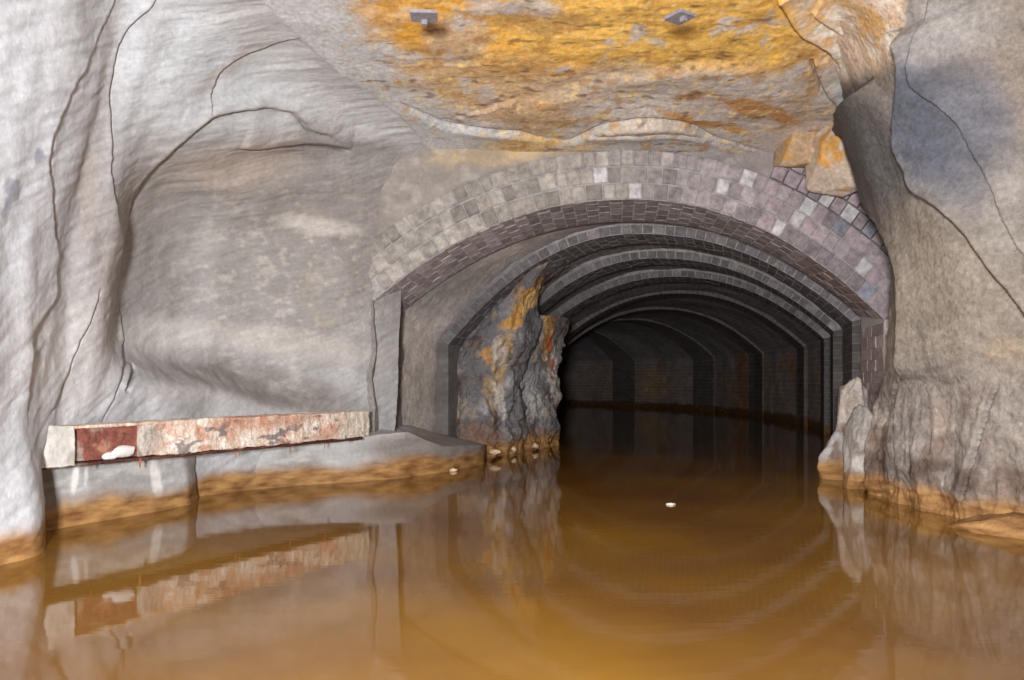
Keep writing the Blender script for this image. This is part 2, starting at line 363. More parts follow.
    col = mixc(col, (.66, .50, .38), .95 * oc2); col = mixc(col, (.80, .72, .62), .8 * oc2 * sstep(-.1, .2, n3)); col = mixc(col, (.70, .38, .10), .7 * oc2 * sstep(.1, .35, fbm(X, 5, 4, 180)))
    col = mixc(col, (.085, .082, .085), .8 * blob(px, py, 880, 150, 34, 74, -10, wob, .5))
    o = grid('wall_right', X, M['rock'], col, flip=flip)
    tag(o, 'folded bluish and brown rock wall with long dark cracks right of the arch', kind='structure')
right_wall()

# ================================================================ CEILING
C1 = [(400, 104), (417, 114), (443, 126), (484, 128), (521, 131), (549, 138), (569, 141), (593, 128), (620, 119), (651, 116), (680, 120), (694, 126), (712, 135), (742, 143), (770, 152)]
C1b = [(569, 141), (580, 132), (600, 131), (640, 127), (690, 130), (720, 140), (752, 150)]
CB = [(520, 100), (549, 92), (590, 75), (640, 66), (700, 60), (790, 50)]
C3 = [(776, -10), (778, 0), (787, 20), (800, 34), (817, 44), (835, 56), (842, 70), (850, 85)]
C4 = [(814, 60), (816, 82), (835, 97), (842, 115)]
C5 = [(811, 10), (845, 38), (865, 58), (891, 72)]
def roof():
    xs = np.linspace(-3.1, 4.3, 640)
    ys = np.r_[np.linspace(.8, 4.7, 60)[:-1], np.linspace(4.7, 8.75, 300)]
    X = np.zeros((len(ys), len(xs), 3)); X[..., 0] = xs[None]; X[..., 1] = ys[:, None]; X[..., 2] = ROOF(ys)[:, None]
    ql = np.interp(ys, [.8, 4.7, 5.3, 5.7, 6.2, 7.0, 7.7, 8.75], [-1.9, -1.97, -1.9, -1.85, -1.7, -1.4, -1.0, -.6])[:, None]
    X[..., 2] += .40 * (1 - sstep(-.6, .0, xs[None] - ql)); edge = 1 - sstep(-.1, .9, xs[None] - ql)
    px, py = proj(X)
    pj, qj = px + 5 * fbm(X, 3, 4, 231), py + 3 * fbm(X, 3, 4, 232)
    rough = sstep(-2.0, -.8, X[..., 0] - (X[..., 1] - 6) * .3)
    h = .05 * fbm(X, .8, 3, 205) + rough * (.030 * ridged(X * np.array([.7, 1, 1]), 1.8, 4, 209) - .01 + .010 * fbm(X, 9, 4, 217))
    def down(poly, A, W, B, w, tp=.06):     # rock on the right-hand side of the line hangs lower
        d, t = pdist(pj, qj, poly); k = taper(t, tp)
        return k * (np.where(d > 0, A * np.exp(-d / W), 0) - B * np.exp(-(d / w) ** 2))
    h += down(C1, .07, 40, .08, 2.2) + down(C1b, .03, 20, .04, 1.5) + .05 * sstep(0, 14, pdist(pj, qj, CB)[0]) * blob(px, py, 660, 110, 190, 70, 0, soft=.4)
    h += down(C3[::-1], .10, 30, .12, 2.4) + down(C4[::-1], .06, 16, .08, 2) + down(C5[::-1], .05, 20, .05, 1.6)
    h = h * (1 - .8 * edge) * (1 - .75 * sstep(7.7, 8.2, X[..., 1])) + .02 * sstep(7.7, 8.2, X[..., 1])
    X[..., 2] -= h
    X[..., 2] -= .25 * sstep(8.0, 8.7, X[..., 1]) * sstep(1.2, 3.4, np.abs(X[..., 0] - 1.2)) * 1.2
    n1, n2, n3 = fbm(X, 1.3, 4, 250), fbm(X * np.array([1, 1.4, 1]), 4, 5, 260), fbm(X, 11, 4, 270)
    wob = .3 * n1 + .25 * n2 + .1 * n3
    col = np.zeros(X.shape) + np.array((.58, .575, .58))
    def B(c, cx, cy, rx, ry, ang=0, k=1, soft=.3, w=1):
        nonlocal col
        col = mixc(col, c, k * blob(px, py, cx, cy, rx, ry, ang, wob * w, soft))
    B((.78, .40, .07), 600, 20, 250, 62, 2, 1, .2)
    B((.88, .54, .14), 660, 24, 160, 46, 2, .85); B((.72, .44, .18), 520, 90, 110, 36, 8, .75)
    B((.60, .49, .40), 700, 98, 150, 34, 4, .9); B((.50, .33, .20), 520, 112, 50, 16, 4, .7)
    B((.80, .52, .20), 545, 142, 50, 14, -4, .8); B((.56, .48, .43), 760, 120, 70, 34, 10, .8)
    B((.45, .42, .40), 455, 40, 30, 26, 0, .5); B((.62, .58, .57), 535, 10, 26, 10, 0, .8, .3, .6)
    B((.33, .20, .11), 545, 22, 50, 12, 0, .5); B((.44, .28, .15), 800, 80, 20, 40, 0, .5)
    B((.66, .62, .58), 640, 104, 60, 12, -6, .6); B((.66, .60, .54), 740, 80, 60, 12, 6, .6); B((.55, .25, .05), 760, 108, 40, 10, 15, .8)
    B((.30, .10, .03), 690, 94, 16, 6, -6, .8); B((.60, .28, .04), 700, 118, 50, 4, 14, .8); B((.62, .28, .04), 775, 160, 50, 5, 5, .9); B((.56, .57, .60), 585, 128, 24, 10, -20, .7)
    sp = blob(px, py, 600, 70, 260, 95, 4, wob, .3)
    col = mixc(col, (.50, .25, .07), .6 * sp * sstep(.12, .38, fbm(X, 8, 5, 281)))
    col = mixc(col, (.92, .68, .30), .6 * sp * sstep(.18, .42, fbm(X, 14, 4, 282)))
    col = mixc(col, (.58, .53, .51), .75 * sp * sstep(.16, .34, fbm(X, 5, 6, 283, .6)))
    col = mixc(col, (.17, .10, .06), .7 * sp * sstep(.26, .5, fbm(X * np.array([1, 2.5, 1]), 8, 5, 284)))
    col = col * (1 + .2 * n2 + .12 * n3)[..., None]
    cr_ = blob(px, py, 850, 14, 62, 38, 34, .3 * n1, .2); col = mixc(col, (.74, .62, .50), .92 * cr_); col = mixc(col, (.84, .78, .70), .8 * cr_ * sstep(.0, .3, n3)); col = mixc(col, (.74, .42, .14), .7 * cr_ * sstep(.12, .3, fbm(X, 6, 4, 288)))
    o = grid('ceiling', X, M['roof'], col, flip=True)
    tag(o, 'flat rock roof stained bright ochre above the brick arch', kind='structure')
roof()

# ================================================================ TUNNEL SECTION
S_ = [8.3, 9.45, 10.2, 11.0, 12.2, 13.0, 14.5, 15.3, 18, 22, 25, 28, 31, 35, 40]
T_ = dict(
    x=[1.22, 1.42, 1.62, 1.85, 2.2, 2.47, 2.95, 3.2, 3.75, 4.0, 3.75, 2.75, 1.1, -1.8, -5.6],
    y=[8.3, 9.45, 10.2, 11.0, 12.2, 13.0, 14.5, 15.3, 18, 22, 25, 27.9, 30.4, 33, 35.5],
    a=[0, 0, 0, 0, 0, 0, 0, 0, 0, 2, 10, 24, 38, 48, 55],
    wl=[2.64, 2.71, 2.45, 2.4, 2.4, 2.45, 2.6, 2.7, 2.7, 2.7, 2.7, 2.7, 2.7, 2.7, 2.7],
    wr=[2.64, 2.70, 2.72, 2.7, 2.7, 2.7, 2.7, 2.7, 2.7, 2.7, 2.7, 2.7, 2.7, 2.7, 2.7],
    zl=[1.83, 1.80, 1.45, 1.45, 1.5, 1.6, 1.7, 1.7, 1.7, 1.7, 1.7, 1.7, 1.7, 1.7, 1.7],
    zr=[1.62, 1.75, 1.75, 1.75, 1.75, 1.75, 1.75, 1.75, 1.7, 1.7, 1.7, 1.7, 1.7, 1.7, 1.7])
ZA = 2.87
def prm(s): return {k: float(np.interp(s, S_, v)) for k, v in T_.items()}
_cache = {}
def section(s):
    """dense inner outline of the tunnel at station s (left foot, over the crown, right foot): local x, z, outward normal, arc length, crown range"""
    k = round(s, 3)
    if k in _cache: return _cache[k]
    p = prm(s); q = np.linspace(-1, 1, 241)
    x = np.where(q < 0, q * p['wl'], q * p['wr']); zs = np.where(q < 0, p['zl'], p['zr'])
    z = zs + (ZA - zs) * (1 - np.abs(q) ** 2.15)
    zb = -.5; nl = 30
    lx = np.full(nl, -p['wl']); lz = np.linspace(zb, p['zl'], nl + 1)[:-1]; rx = np.full(nl, p['wr']); rz = np.linspace(p['zr'], zb, nl + 1)[1:]
    X = np.r_[lx, x, rx]; Z = np.r_[lz, z, rz]
    tx, tz = np.gradient(X), np.gradient(Z); l = np.hypot(tx, tz) + 1e-9; nx, nz = -tz / l, tx / l
    u = np.r_[0, np.cumsum(np.hypot(np.diff(X), np.diff(Z)))]
    _cache[k] = (X, Z, nx, nz, u, u[nl], u[nl + 240]); return _cache[k]
def spt(s, u, r):
    """world point at station s, arc length fraction data u (array), offset r outward"""
    X, Z, nx, nz, U, a, b = section(s); p = prm(s)
    x = np.interp(u, U, X) + r * np.interp(u, U, nx); z = np.interp(u, U, Z) + r * np.interp(u, U, nz)
    t = math.radians(p['a'])
    return np.stack([p['x'] + x * math.cos(t), p['y'] + x * math.sin(t), z], -1)
RIBS = [(8.3, 9.45), (10.25, 11.0), (12.3, 13.0), (14.5, 15.3), (17.3, 18.2), (21.2, 22.4), (25, 26), (29, 30)]

def lining():
    S = np.r_[np.arange(9.3, 16, .035), np.arange(16, 39, .12)]; fr = np.linspace(0, 1, 420)
    P = np.zeros((len(S), len(fr), 3)); UV = np.zeros((len(S), len(fr), 2))
    for i, s in enumerate(S):
        U = section(s)[4]; u = fr * U[-1]
        P[i] = spt(s, u, .15 if s < 15 else max(.06, .15 - (s - 15) * .03)); UV[i, :, 0] = s; UV[i, :, 1] = u - U[-1] / 2
    N = normals(P)
    if N[50, 210, 2] > 0: N = -N
    h = .05 * fbm(P, 1.4, 4, 300) + .015 * fbm(P, 8, 3, 310)
    P = P + N * h[..., None]
    px, py = proj(P)
    n1, n3 = fbm(P, 1.1, 4, 320), fbm(P, 6, 4, 330)
    col = np.zeros(P.shape) + np.array((.34, .30, .32))
    lo = (1 - sstep(1.2, 1.9, P[..., 2] + .3 * n1))
    col = mixc(col, (.38, .29, .25), lo * .8)
    for cx, cy, rx, ry, cc in ((655, 385, 16, 16, (.5, .38, .24)), (760, 385, 14, 34, (.46, .36, .27)), (828, 375, 10, 14, (.5, .34, .16)), (742, 380, 8, 40, (.36, .2, .12))):
        col = mixc(col, cc, .9 * (P[..., 1] > 14) * blob(px, py, cx, cy, rx, ry, 0, .5 * n3, .4))
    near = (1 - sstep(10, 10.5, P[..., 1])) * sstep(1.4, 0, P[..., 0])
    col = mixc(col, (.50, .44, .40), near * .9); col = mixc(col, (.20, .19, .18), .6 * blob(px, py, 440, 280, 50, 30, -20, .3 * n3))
    col = mixc(col, (.42, .20, .07), lo * .8 * sstep(.15, .4, fbm(P, .9, 4, 340)) * (P[..., 1] > 13))
    col = mixc(col, (.50, .46, .42), lo * .5 * sstep(.25, .5, fbm(P, 2, 4, 341)))
    col = col * (1 + .25 * n1 + .2 * n3)[..., None]
    jf = .9 - .7 * (1 - sstep(10.2, 10.6, P[..., 1])) - .2 * near; jf = np.clip(jf * (.7 + .6 * n3), 0, 1)
    col = np.concatenate([col, jf[..., None]], -1)
    o = grid('wall_tunnel', P, M['lining'], col, uv=UV, flip=False)
    tag(o, 'dark brick lining of the tunnel behind the first arch', kind='structure')
    # end of the visible tunnel, past the bend
    u = section(38.9)[4]; ring = spt(38.9, u, .2); c = ring.mean(0); k = np.linspace(0, 1, 6)[:, None, None]
    E = c[None, None] * (1 - k) + ring[None] * k
    o = grid('wall_back', E, M['rock'], np.zeros(E.shape) + .2); tag(o, 'dark end of the tunnel beyond the bend', kind='structure')
lining()

def bricks(name, cells, m, parent, lift=.03, jit=.006, tint=None, gap=.010):
    """cells: list of (4 corner points counter-clockwise, outward normal, colour): one mesh of bevelled bricks"""
    V, Fc, cl = [], [], []
    for c, n, colr in cells:
        c = np.array(c, float); n = np.array(n, float); n /= np.linalg.norm(n); ctr = c.mean(0)
        e1 = np.linalg.norm(c[1] - c[0]); e2 = np.linalg.norm(c[3] - c[0])
        g = min(gap / max(e1, e2, .03) * 2, .3); b = len(V)
        lf = lift * random.uniform(.65, 1.25)
        skew = np.array([random.uniform(-jit, jit) for _ in range(4)])
        base = ctr + (c - ctr) * (1 - g * .7); top = ctr + (c - ctr) * (1 - g * 2.0)
        mid = ctr + (c - ctr) * (1 - g * .9)
        for q in base - n * .03: V.append(q)
        for i, q in enumerate(mid + n * lf * .7): V.append(q + n * skew[i])
        for i, q in enumerate(top + n * lf): V.append(q + n * skew[i])
        for k in (0, 4):
            for i in range(4):
                j = (i + 1) % 4; Fc.append((b + k + i, b + k + j, b + k + 4 + j, b + k + 4 + i))
        Fc.append((b + 8, b + 9, b + 10, b + 11)); cl += [colr] * 12
    me = bpy.data.meshes.new(name); me.from_pydata([tuple(v) for v in V], [], Fc); me.update()
    bm = bmesh.new(); bm.from_mesh(me); bmesh.ops.recalc_face_normals(bm, faces=bm.faces); bm.to_mesh(me); bm.free()
    set_col(me, np.array(cl)); return link(name, me, m, parent)
def solid(name, ringsP, m, col, parent, uv=None):
    return grid(name, ringsP, m, col, parent, uv=uv)

def rib(k, s0, s1, label, nface):
    root = bpy.data.objects.new('brick_arch', None); C.objects.link(root)
    p0 = prm(s0); root.location = (p0['x'], p0['y'], 0)
    bpy.context.view_layer.update()
    tag(root, label, 'arch', 'brick arch ribs along the flooded tunnel')
    def par(o):
        o.parent = root; o.matrix_parent_inverse = root.matrix_world.inverted(); return o
    root.matrix_world.translation = root.location
    # mortar core: closed band, crown and both piers
    ss = np.linspace(s0, s1, 10 if k == 0 else 7); _, _, _, _, U, ua, ub = section(s0)
    th = .50 if k == 0 else .26
    def band(f0, f1, name, m, col, n=160, rin=.004):
        prof = [(s, rin) for s in ss] + [(s1, th), (s0, th)]
        P = np.zeros((n, len(prof), 3)); UV = np.zeros((n, len(prof), 2))
        for j, (s, r) in enumerate(prof):
            _, _, _, _, U, a, b = section(s)
            def mp(f): return np.where(f < 0, a + f * a, np.where(f > 1, b + (f - 1) * (U[-1] - b), a + f * (b - a)))
            u = mp(np.linspace(f0, f1, n)); P[:, j] = spt(s, u, r); UV[:, j, 0] = s + (r - rin); UV[:, j, 1] = u - U[-1] / 2
        P[:, :len(ss)] += ((.05 if 'left' in name and k == 0 else 0) * fbm(P[:, :len(ss)], 3, 4, 400 + k))[..., None]
        o = grid(name, P, m, None if col is None else np.concatenate([np.zeros(P.shape) + np.array(col) * (1 + .35 * fbm(P, 5, 4, 470))[..., None], np.full(P.shape[:2] + (1,), .8 if 'left' not in name else .12)], -1), uv=UV, closed=True, smooth=False)
        bm = bmesh.new(); bm.from_mesh(o.data); bmesh.ops.recalc_face_normals(bm, faces=bm.faces); bm.to_mesh(o.data); bm.free()
        return par(o)
    fine = k < 4
    core = band(0, 1, 'mortar_core' if fine else 'crown', M['brick'] if fine else M['lining'], (.5, .48, .47) if fine else (.20, .17, .17))
    if fine:        # pale lime joints underneath, duller ones on the face
        c = np.ones((160, len(ss) + 2, 3)); c[:, :] = (.36, .34, .33) if k == 0 else (.40, .38, .38); c[:, 1:len(ss)] = (.70, .67, .65) if k == 0 else (.6, .57, .56)
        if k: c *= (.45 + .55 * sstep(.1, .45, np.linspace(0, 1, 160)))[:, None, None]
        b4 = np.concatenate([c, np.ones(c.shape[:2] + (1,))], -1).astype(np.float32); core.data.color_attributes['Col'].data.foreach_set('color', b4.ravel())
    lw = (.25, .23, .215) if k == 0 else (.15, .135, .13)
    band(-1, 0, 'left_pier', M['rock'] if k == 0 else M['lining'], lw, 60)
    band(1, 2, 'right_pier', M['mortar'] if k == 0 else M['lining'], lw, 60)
    if not fine: return root
    a0, b0 = ua, ub; span = b0 - a0
    def shade(pos, f, face):
        px = HX + F * pos[0] / pos[1]; py = HY - F * (pos[2] - CH) / pos[1]
        if face:
            t = sstep(560, 760, np.array(px)); c = np.array((.33, .30, .275)) * (1 - t) + np.array((.35, .30, .32)) * t
            rr = random.random()
            if px > 560 and rr < .055: c = np.array((.54, .52, .54))
            elif rr < .20: c = c * .75
            elif px > 740 and rr < .5: c = np.array((.40, .32, .35))
            elif px > 740 and rr < .62: c = np.array((.26, .26, .31))
            elif rr < .4: c = c * 1.25
        else:
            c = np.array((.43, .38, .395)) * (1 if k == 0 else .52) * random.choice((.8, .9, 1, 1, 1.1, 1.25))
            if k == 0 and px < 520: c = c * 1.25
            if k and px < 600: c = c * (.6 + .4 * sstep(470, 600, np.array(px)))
            if k == 0 and px > 800: c = c * np.array((.95, .85, .8))
        return c * random.uniform(.9, 1.1)
    # underside bricks
    cells = []
    nu = int(span / .128); rows = np.linspace(s0 + .0, s1, max(3, int((s1 - s0) / .24)) + 1)
    for i in range(nu):
        f0, f1 = i / nu, (i + 1) / nu
        off = (i % 2) * .5 * (rows[1] - rows[0])
        rr = [s0] + [r + off for r in rows[(0 if off else 1):-1] ] + [s1]
        for j in range(len(rr) - 1):
            if rr[j + 1] - rr[j] < .03: continue
            pts = []
            for s, f in ((rr[j], f0), (rr[j], f1), (rr[j + 1], f1), (rr[j + 1], f0)):
                _, _, _, _, U, a, b = section(s); pts.append(spt(s, np.array([a + f * (b - a)]), .01)[0])
            n = np.cross(pts[1] - pts[0], pts[3] - pts[0]); n = n if n[2] < 0 else -n
            cells.append((pts, n, shade(pts[0], f0, False)))
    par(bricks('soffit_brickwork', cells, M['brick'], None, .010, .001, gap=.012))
    # face rings
    hh = .172 if k == 0 else .12
    for j in range(nface + (2 if k == 0 else 0)):
        cells = []; nf = int(span * (1 + .05 * j) / .135)
        fj = [(i + .5 * (j % 2) + random.uniform(-.14, .14)) / nf for i in range(nf + 1)]
        for i in range(nf):
            f0, f1 = fj[i], fj[i + 1]
            if f1 > 1 or f0 < 0 or (j >= 3 and f0 < .70): continue
            ra, rb = j * hh + .005 + random.uniform(-.004, .004), (j + 1) * hh + random.uniform(-.004, .004)
            pts = [spt(s0, np.array([a0 + f * span]), r)[0] for f, r in ((f0, ra), (f1, ra), (f1, rb), (f0, rb))]
            cells.append((pts, (0, -1, 0), shade(pts[0], f0, k == 0)))
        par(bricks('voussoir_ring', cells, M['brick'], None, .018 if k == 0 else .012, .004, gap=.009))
    if k == 0:      # coursed bricks down the right-hand jamb
        cells = []; z0, z1 = -.3, 1.60; nz = 15
        for i in range(nz):
            za, zb = z0 + (z1 - z0) * i / nz, z0 + (z1 - z0) * (i + 1) / nz
            cut = [0, .16, .42, .5] if i % 2 else [0, .3, .5]
            for a, b in zip(cut[:-1], cut[1:]):
                x = p0['x'] + p0['wr']
                cells.append(([(x + a, s0, za), (x + b, s0, za), (x + b, s0, zb), (x + a, s0, zb)], (0, -1, 0), shade((x, s0, za), 0, False) * 1.2))
            yy = [s0, s0 + .35, s0 + .75, s1] if i % 2 else [s0, s0 + .55, s0 + .95, s1]
            for a, b in zip(yy[:-1], yy[1:]):
                xa, xb = (prm(a)['x'] + prm(a)['wr'] + .01), (prm(b)['x'] + prm(b)['wr'] + .01)
                cells.append(([(xa, a, za), (xb, b, za), (xb, b, zb), (xa, a, zb)], (-1, 0, 0), shade((xa, a, za), 0, False) * 1.2))
        par(bricks('jamb_brickwork', cells, M['brick'], None, .018, .004, gap=.008))
    return root
RL = ['nearest brick arch with three rings of squared bricks under the ochre roof',
      'second brick arch rib, just inside the nearest arch, above the orange streaked pier',
      'third brick arch rib into the tunnel, behind the second',
      'fourth brick arch rib into the tunnel, partly in shadow',
      'fifth brick arch rib, dim, where the tunnel darkens',
      'sixth brick arch rib, at the top of the black opening',
      'seventh brick arch rib, barely lit, where the tunnel bends left',
      'eighth brick arch rib, deepest and darkest, past the start of the bend']
for k, (a, b) in enumerate(RIBS): rib(k, a, b, RL[k], 3 if k == 0 else 1)

# ================================================================ SPANDREL: smeared wall the first arch is set in
def spandrel():
    n, m_ = 520, 170
    _, _, _, _, U, a, b = section(8.3); u = np.linspace(0, U[-1], n)
    rs = np.linspace(.02, 1.7, m_)
    P = np.stack([spt(8.3, u, 0)] * m_, 1); O = np.stack([spt(8.3, u, r) for r in rs], 1)
    P = O.copy(); P[..., 1] = 8.34
    px, py = proj(P)
    n1, n3 = fbm(P, 1.5, 4, 500), fbm(P, 9, 4, 510)
    cover = sstep(440, 350, px + 30 * n1 - (py - 200) * .3) * sstep(.0, .25, rs)[None]
    P[..., 1] -= .05 * cover + .02 * n3 * cover + .10 * sstep(.54, .9, rs)[None] * sstep(660, 560, px) + .03 * n1 * sstep(720, 620, px)
    P[..., 1] += .025 * (1 - cover) * (rs < .5)[None]
    col = np.zeros(P.shape) + np.array((.27, .245, .23))
    col = mixc(col, (.36, .30, .31), .6 * sstep(700, 800, px)); col = mixc(col, (.36, .31, .27), .5 * sstep(600, 450, px))
    col = mixc(col, (.60, .55, .50), .5 * cover * sstep(.1, .5, fbm(P, 5, 5, 520)))
    col = mixc(col, (.64, .62, .62), .7 * blob(px, py, 374, 330, 10, 60, 0, .3 * n1))
    col = col * (1 + .2 * n1 + .18 * n3)[..., None]
    n5 = fbm(P * np.array([1, 1, 3]), 3, 5, 530); col = mixc(col, (.20, .185, .17), .6 * cover * sstep(.0, .4, n5)); col = mixc(col, (.5, .46, .42), .5 * cover * sstep(.1, .45, fbm(P, 7, 5, 531)))
    col = mixc(col, (.66, .47, .24), .7 * blob(px, py, 500, 150, 60, 14, -6, .5 * n3)); top_ = sstep(.45, .56, rs)[None]
    col = mixc(col, (.24, .215, .2), .5 * top_ * sstep(.0, .35, fbm(P * np.array([1, 1, 2]), 4, 5, 534))); col = mixc(col, (.46, .42, .38), .5 * top_ * sstep(.05, .35, fbm(P, 8, 5, 535)))
    P[..., 1] -= .05 * np.maximum(cover, top_) * fbm(P, 2.5, 5, 533)
    o = grid('wall_spandrel', P, M['spray'], col, flip=True); tag(o, 'smeared wall face the nearest arch is set in', kind='structure')
spandrel()

# ================================================================ ERODED PIERS INSIDE THE LEFT OF THE TUNNEL
def pier(name, plan, zt, label, seed, blobs, lean=1.0, base=(.185, .172, .18)):
    t = np.linspace(0, 1, 220); p = spline(plan, t); z = np.linspace(-.45, zt, 230)
    X = np.zeros((len(t), len(z), 3)); X[..., :2] = p[:, None]; X[..., 2] = z[None]
    if lean > .5: X[..., 0] = -.8 + (X[..., 0] + .8) * (1 - .6 * sstep(1.4, 2.5, X[..., 2]))
    q = np.clip((ZA - X[..., 2]) / (ZA - 1.2), 0, 1) ** (1 / 2.15)
    X[..., 0] += 1.9 * (1 - q) * lean
    N = normals(X)
    if N[110, 60, 1] > 0: N = -N; fl = True
    else: fl = False
    up = 1 - sstep(1.2, zt, X[..., 2])
    h = .12 * ridged(X * np.array([1, 1, .9]), 2.4, 5, seed) * (.5 + .5 * up) + .08 * fbm(X, 4.5, 4, seed + 9) - .06
    X = X + N * h[..., None]
    px, py = proj(X); n1, n3 = fbm(X, 1.6, 4, seed + 20), fbm(X, 8, 4, seed + 30)
    col = np.zeros(X.shape) + np.array(base)
    col = mixc(col, (.46, .44, .44), .7 * sstep(.1, .5, fbm(X, 3, 5, seed + 40)) * up)
    col = mixc(col, (.16, .10, .08), .7 * sstep(.05, .35, fbm(X, 4, 5, seed + 50))); col = mixc(col, (.42, .30, .20), .6 * sstep(.15, .4, fbm(X, 6, 5, seed + 55)))
    for c, cx, cy, rx, ry, a, k in blobs: col = mixc(col, c, k * blob(px, py, cx, cy, rx, ry, a, .9 * n3 + .4 * n1 + .5 * fbm(X, 20, 3, seed + 60), .3))
    col = col * (1 + .25 * n3 + .15 * n1)[..., None]
    o = grid(name, X, M['rock'], col, flip=fl); tag(o, label, 'pier'); return o
OR, WH, BR = (.70, .36, .10), (.66, .60, .54), (.30, .15, .08)
pier('eroded_pier', [(-.95, 10.9), (-.78, 10.55), (-.62, 10.4), (-.48, 10.42), (-.28, 10.45), (-.05, 10.62), (.12, 10.95), (.2, 11.5), (.1, 12.1)], 2.62,
     'crumbling dark pier with a bright orange streak, left side inside the nearest arch', 600,
     [((.50, .33, .16), 503, 352, 9, 50, 15, .8), (OR, 520, 312, 6, 34, 30, .9), ((.78, .5, .22), 532, 300, 5, 14, 35, .9), (WH, 500, 352, 8, 16, 0, .6), (OR, 487, 356, 5, 10, 0, .7),
      (WH, 500, 400, 5, 22, -12, .7), ((.40, .34, .28), 462, 408, 14, 9, 20, .7), (BR, 485, 440, 26, 16, 0, .6)], 1.1)
pier('eroded_pier', [(.0, 11.2), (.14, 11.45), (.32, 11.55), (.5, 11.75), (.62, 12.05), (.70, 12.35), (.72, 12.8), (.5, 13.4)], 1.93,
     'craggy grey pier with white and rust flakes beside the black opening', 640,
     [(OR, 548, 335, 5, 30, 0, .7), (WH, 553, 370, 5, 26, -4, .9), ((.62, .16, .06), 550, 345, 3, 10, 0, .9), ((.42, .12, .06), 552, 365, 3, 10, 0, .8), (WH, 535, 405, 10, 10, 0, .7), ((.5, .48, .48), 520, 400, 14, 22, 0, .6), (BR, 520, 438, 36, 10, 0, .7)], .5, (.24, .225, .225))

# ================================================================ FACETED ROCKS
def rock(name, loc, size, seed, label, cat='rock', colr=(.36, .33, .31), patches=(), rotz=0, nf=14, sub=5, m=None, parent=None, boxy=0):
    rnd = random.Random(seed)
    bm = bmesh.new(); bmesh.ops.create_icosphere(bm, subdivisions=sub, radius=1)
    V = np.array([v.co[:] for v in bm.verts]); me = bpy.data.meshes.new(name); bm.to_mesh(me); bm.free()
    D = V / np.linalg.norm(V, axis=1, keepdims=True); r = np.full(len(D), 1.35)
    ax = [np.array(v, float) for v in ((1, 0, 0), (-1, 0, 0), (0, 1, 0), (0, -1, 0), (0, 0, 1), (0, 0, -1))] if boxy else []
    for q_ in range(nf):
        n = np.array([rnd.gauss(0, 1) for _ in range(3)])
        if q_ < len(ax): n = ax[q_] + .16 * n
        n /= np.linalg.norm(n); c = rnd.uniform(.68, .8) if boxy else rnd.uniform(.62, .95); dt = D @ n; r = np.where(dt > .2, np.minimum(r, c / np.maximum(dt, .2)), r)
    P = D * r[:, None]
    P = P + D * ((.02 if boxy else .10) * fbm(P + seed, 2, 4, seed) + (.015 if boxy else .04) * ridged(P + seed, 4, 3, seed + 3))[:, None]
    P = P * np.array(size); c, s = math.cos(rotz), math.sin(rotz); P = np.stack([P[:, 0] * c - P[:, 1] * s, P[:, 0] * s + P[:, 1] * c, P[:, 2]], 1)
    me.vertices.foreach_set('co', P.astype(np.float32).ravel()); me.update()
    me.polygons.foreach_set('use_smooth', np.ones(len(me.polygons), bool))
    G = P + np.array(loc); n1, n3 = fbm(G, 3, 4, seed + 5), fbm(G, 14, 3, seed + 6)
    col = np.zeros(P.shape) + np.array(colr)
    for cc, th in patches: col = mixc(col, cc, .85 * sstep(th, th + .2, fbm(G, 4, 4, seed + 7 + int(th * 100))))
    col = col * (1 + .25 * n1 + .2 * n3)[:, None]
    set_col(me, col); o = link(name, me, m or M['rock'], parent); o.location = loc
    if label: tag(o, label, cat)
    return o
rock('boulder', (3.33, 8.12, .16), (.24, .22, .30), 11, 'low pointed boulder at the waterline, right foot of the nearest arch', patches=(((.5, .47, .46), .15), ((.2, .13, .1), .25)))
rock('boulder', (3.47, 8.15, .46), (.21, .26, .66), 18, 'tall jagged pink and white rock against the right jamb of the arch', colr=(.42, .35, .31), patches=(((.60, .53, .48), .1), ((.3, .17, .12), .2)), nf=34)
rock('boulder', (3.27, 7.42, .28), (.19, .24, .42), 13, 'pale blotchy rock at the waterline between the pointed boulder and the right wall', colr=(.46, .42, .39), patches=(((.16, .12, .1), .18), ((.66, .6, .55), .12)), nf=18)
rock('slab', (3.42, 5.12, -.02), (.58, .34, .15), 14, 'flat ochre slab just above the water, lower right', 'rock', colr=(.50, .28, .10), patches=(((.64, .42, .18), .05),), rotz=-.75, nf=16)
# angular block wedged between the roof and the right wall
rock('wedged_block', at(832, 152, 7.95), (.25, .3, .46), 25, 'angular orange and white block wedged between roof and right wall', 'rock', colr=(.60, .48, .38), patches=(((.74, .36, .07), .02), ((.8, .74, .68), .15)), nf=9, m=M['roof'], boxy=1)
rock('wedged_block', at(804, 147, 8.1), (.26, .25, .26), 29, 'small brown and orange block left of the angular wedged block', 'rock', colr=(.48, .33, .2), patches=(((.6, .3, .06), .1),), nf=8, m=M['roof'], boxy=1)
# pebbles on the ledge by the piers
PB = [((453, 470, 8.75), .035, 'tiny pale pebble alone at the waterline, below the plain wall panel'),
      ((495, 452, 10.0), .06, 'widest pale orange pebble at the foot of the streaked pier'),
      ((514, 449, 10.7), .045, 'pale pebble between two others at the feet of the piers'),
      ((536, 446, 11.3), .05, 'pale pebble nearest the black opening, at the foot of the craggy pier')]
for i, (q, r, lb) in enumerate(PB):
    x, y, z = at(*q); rock('pebble', (x, y, z), (r * 1.1, r, r * .8), 30 + i, lb, 'pebble', colr=(.85, .6, .4), sub=3, m=M['roof'])['group'] = 'pale pebbles at the waterline on the left'

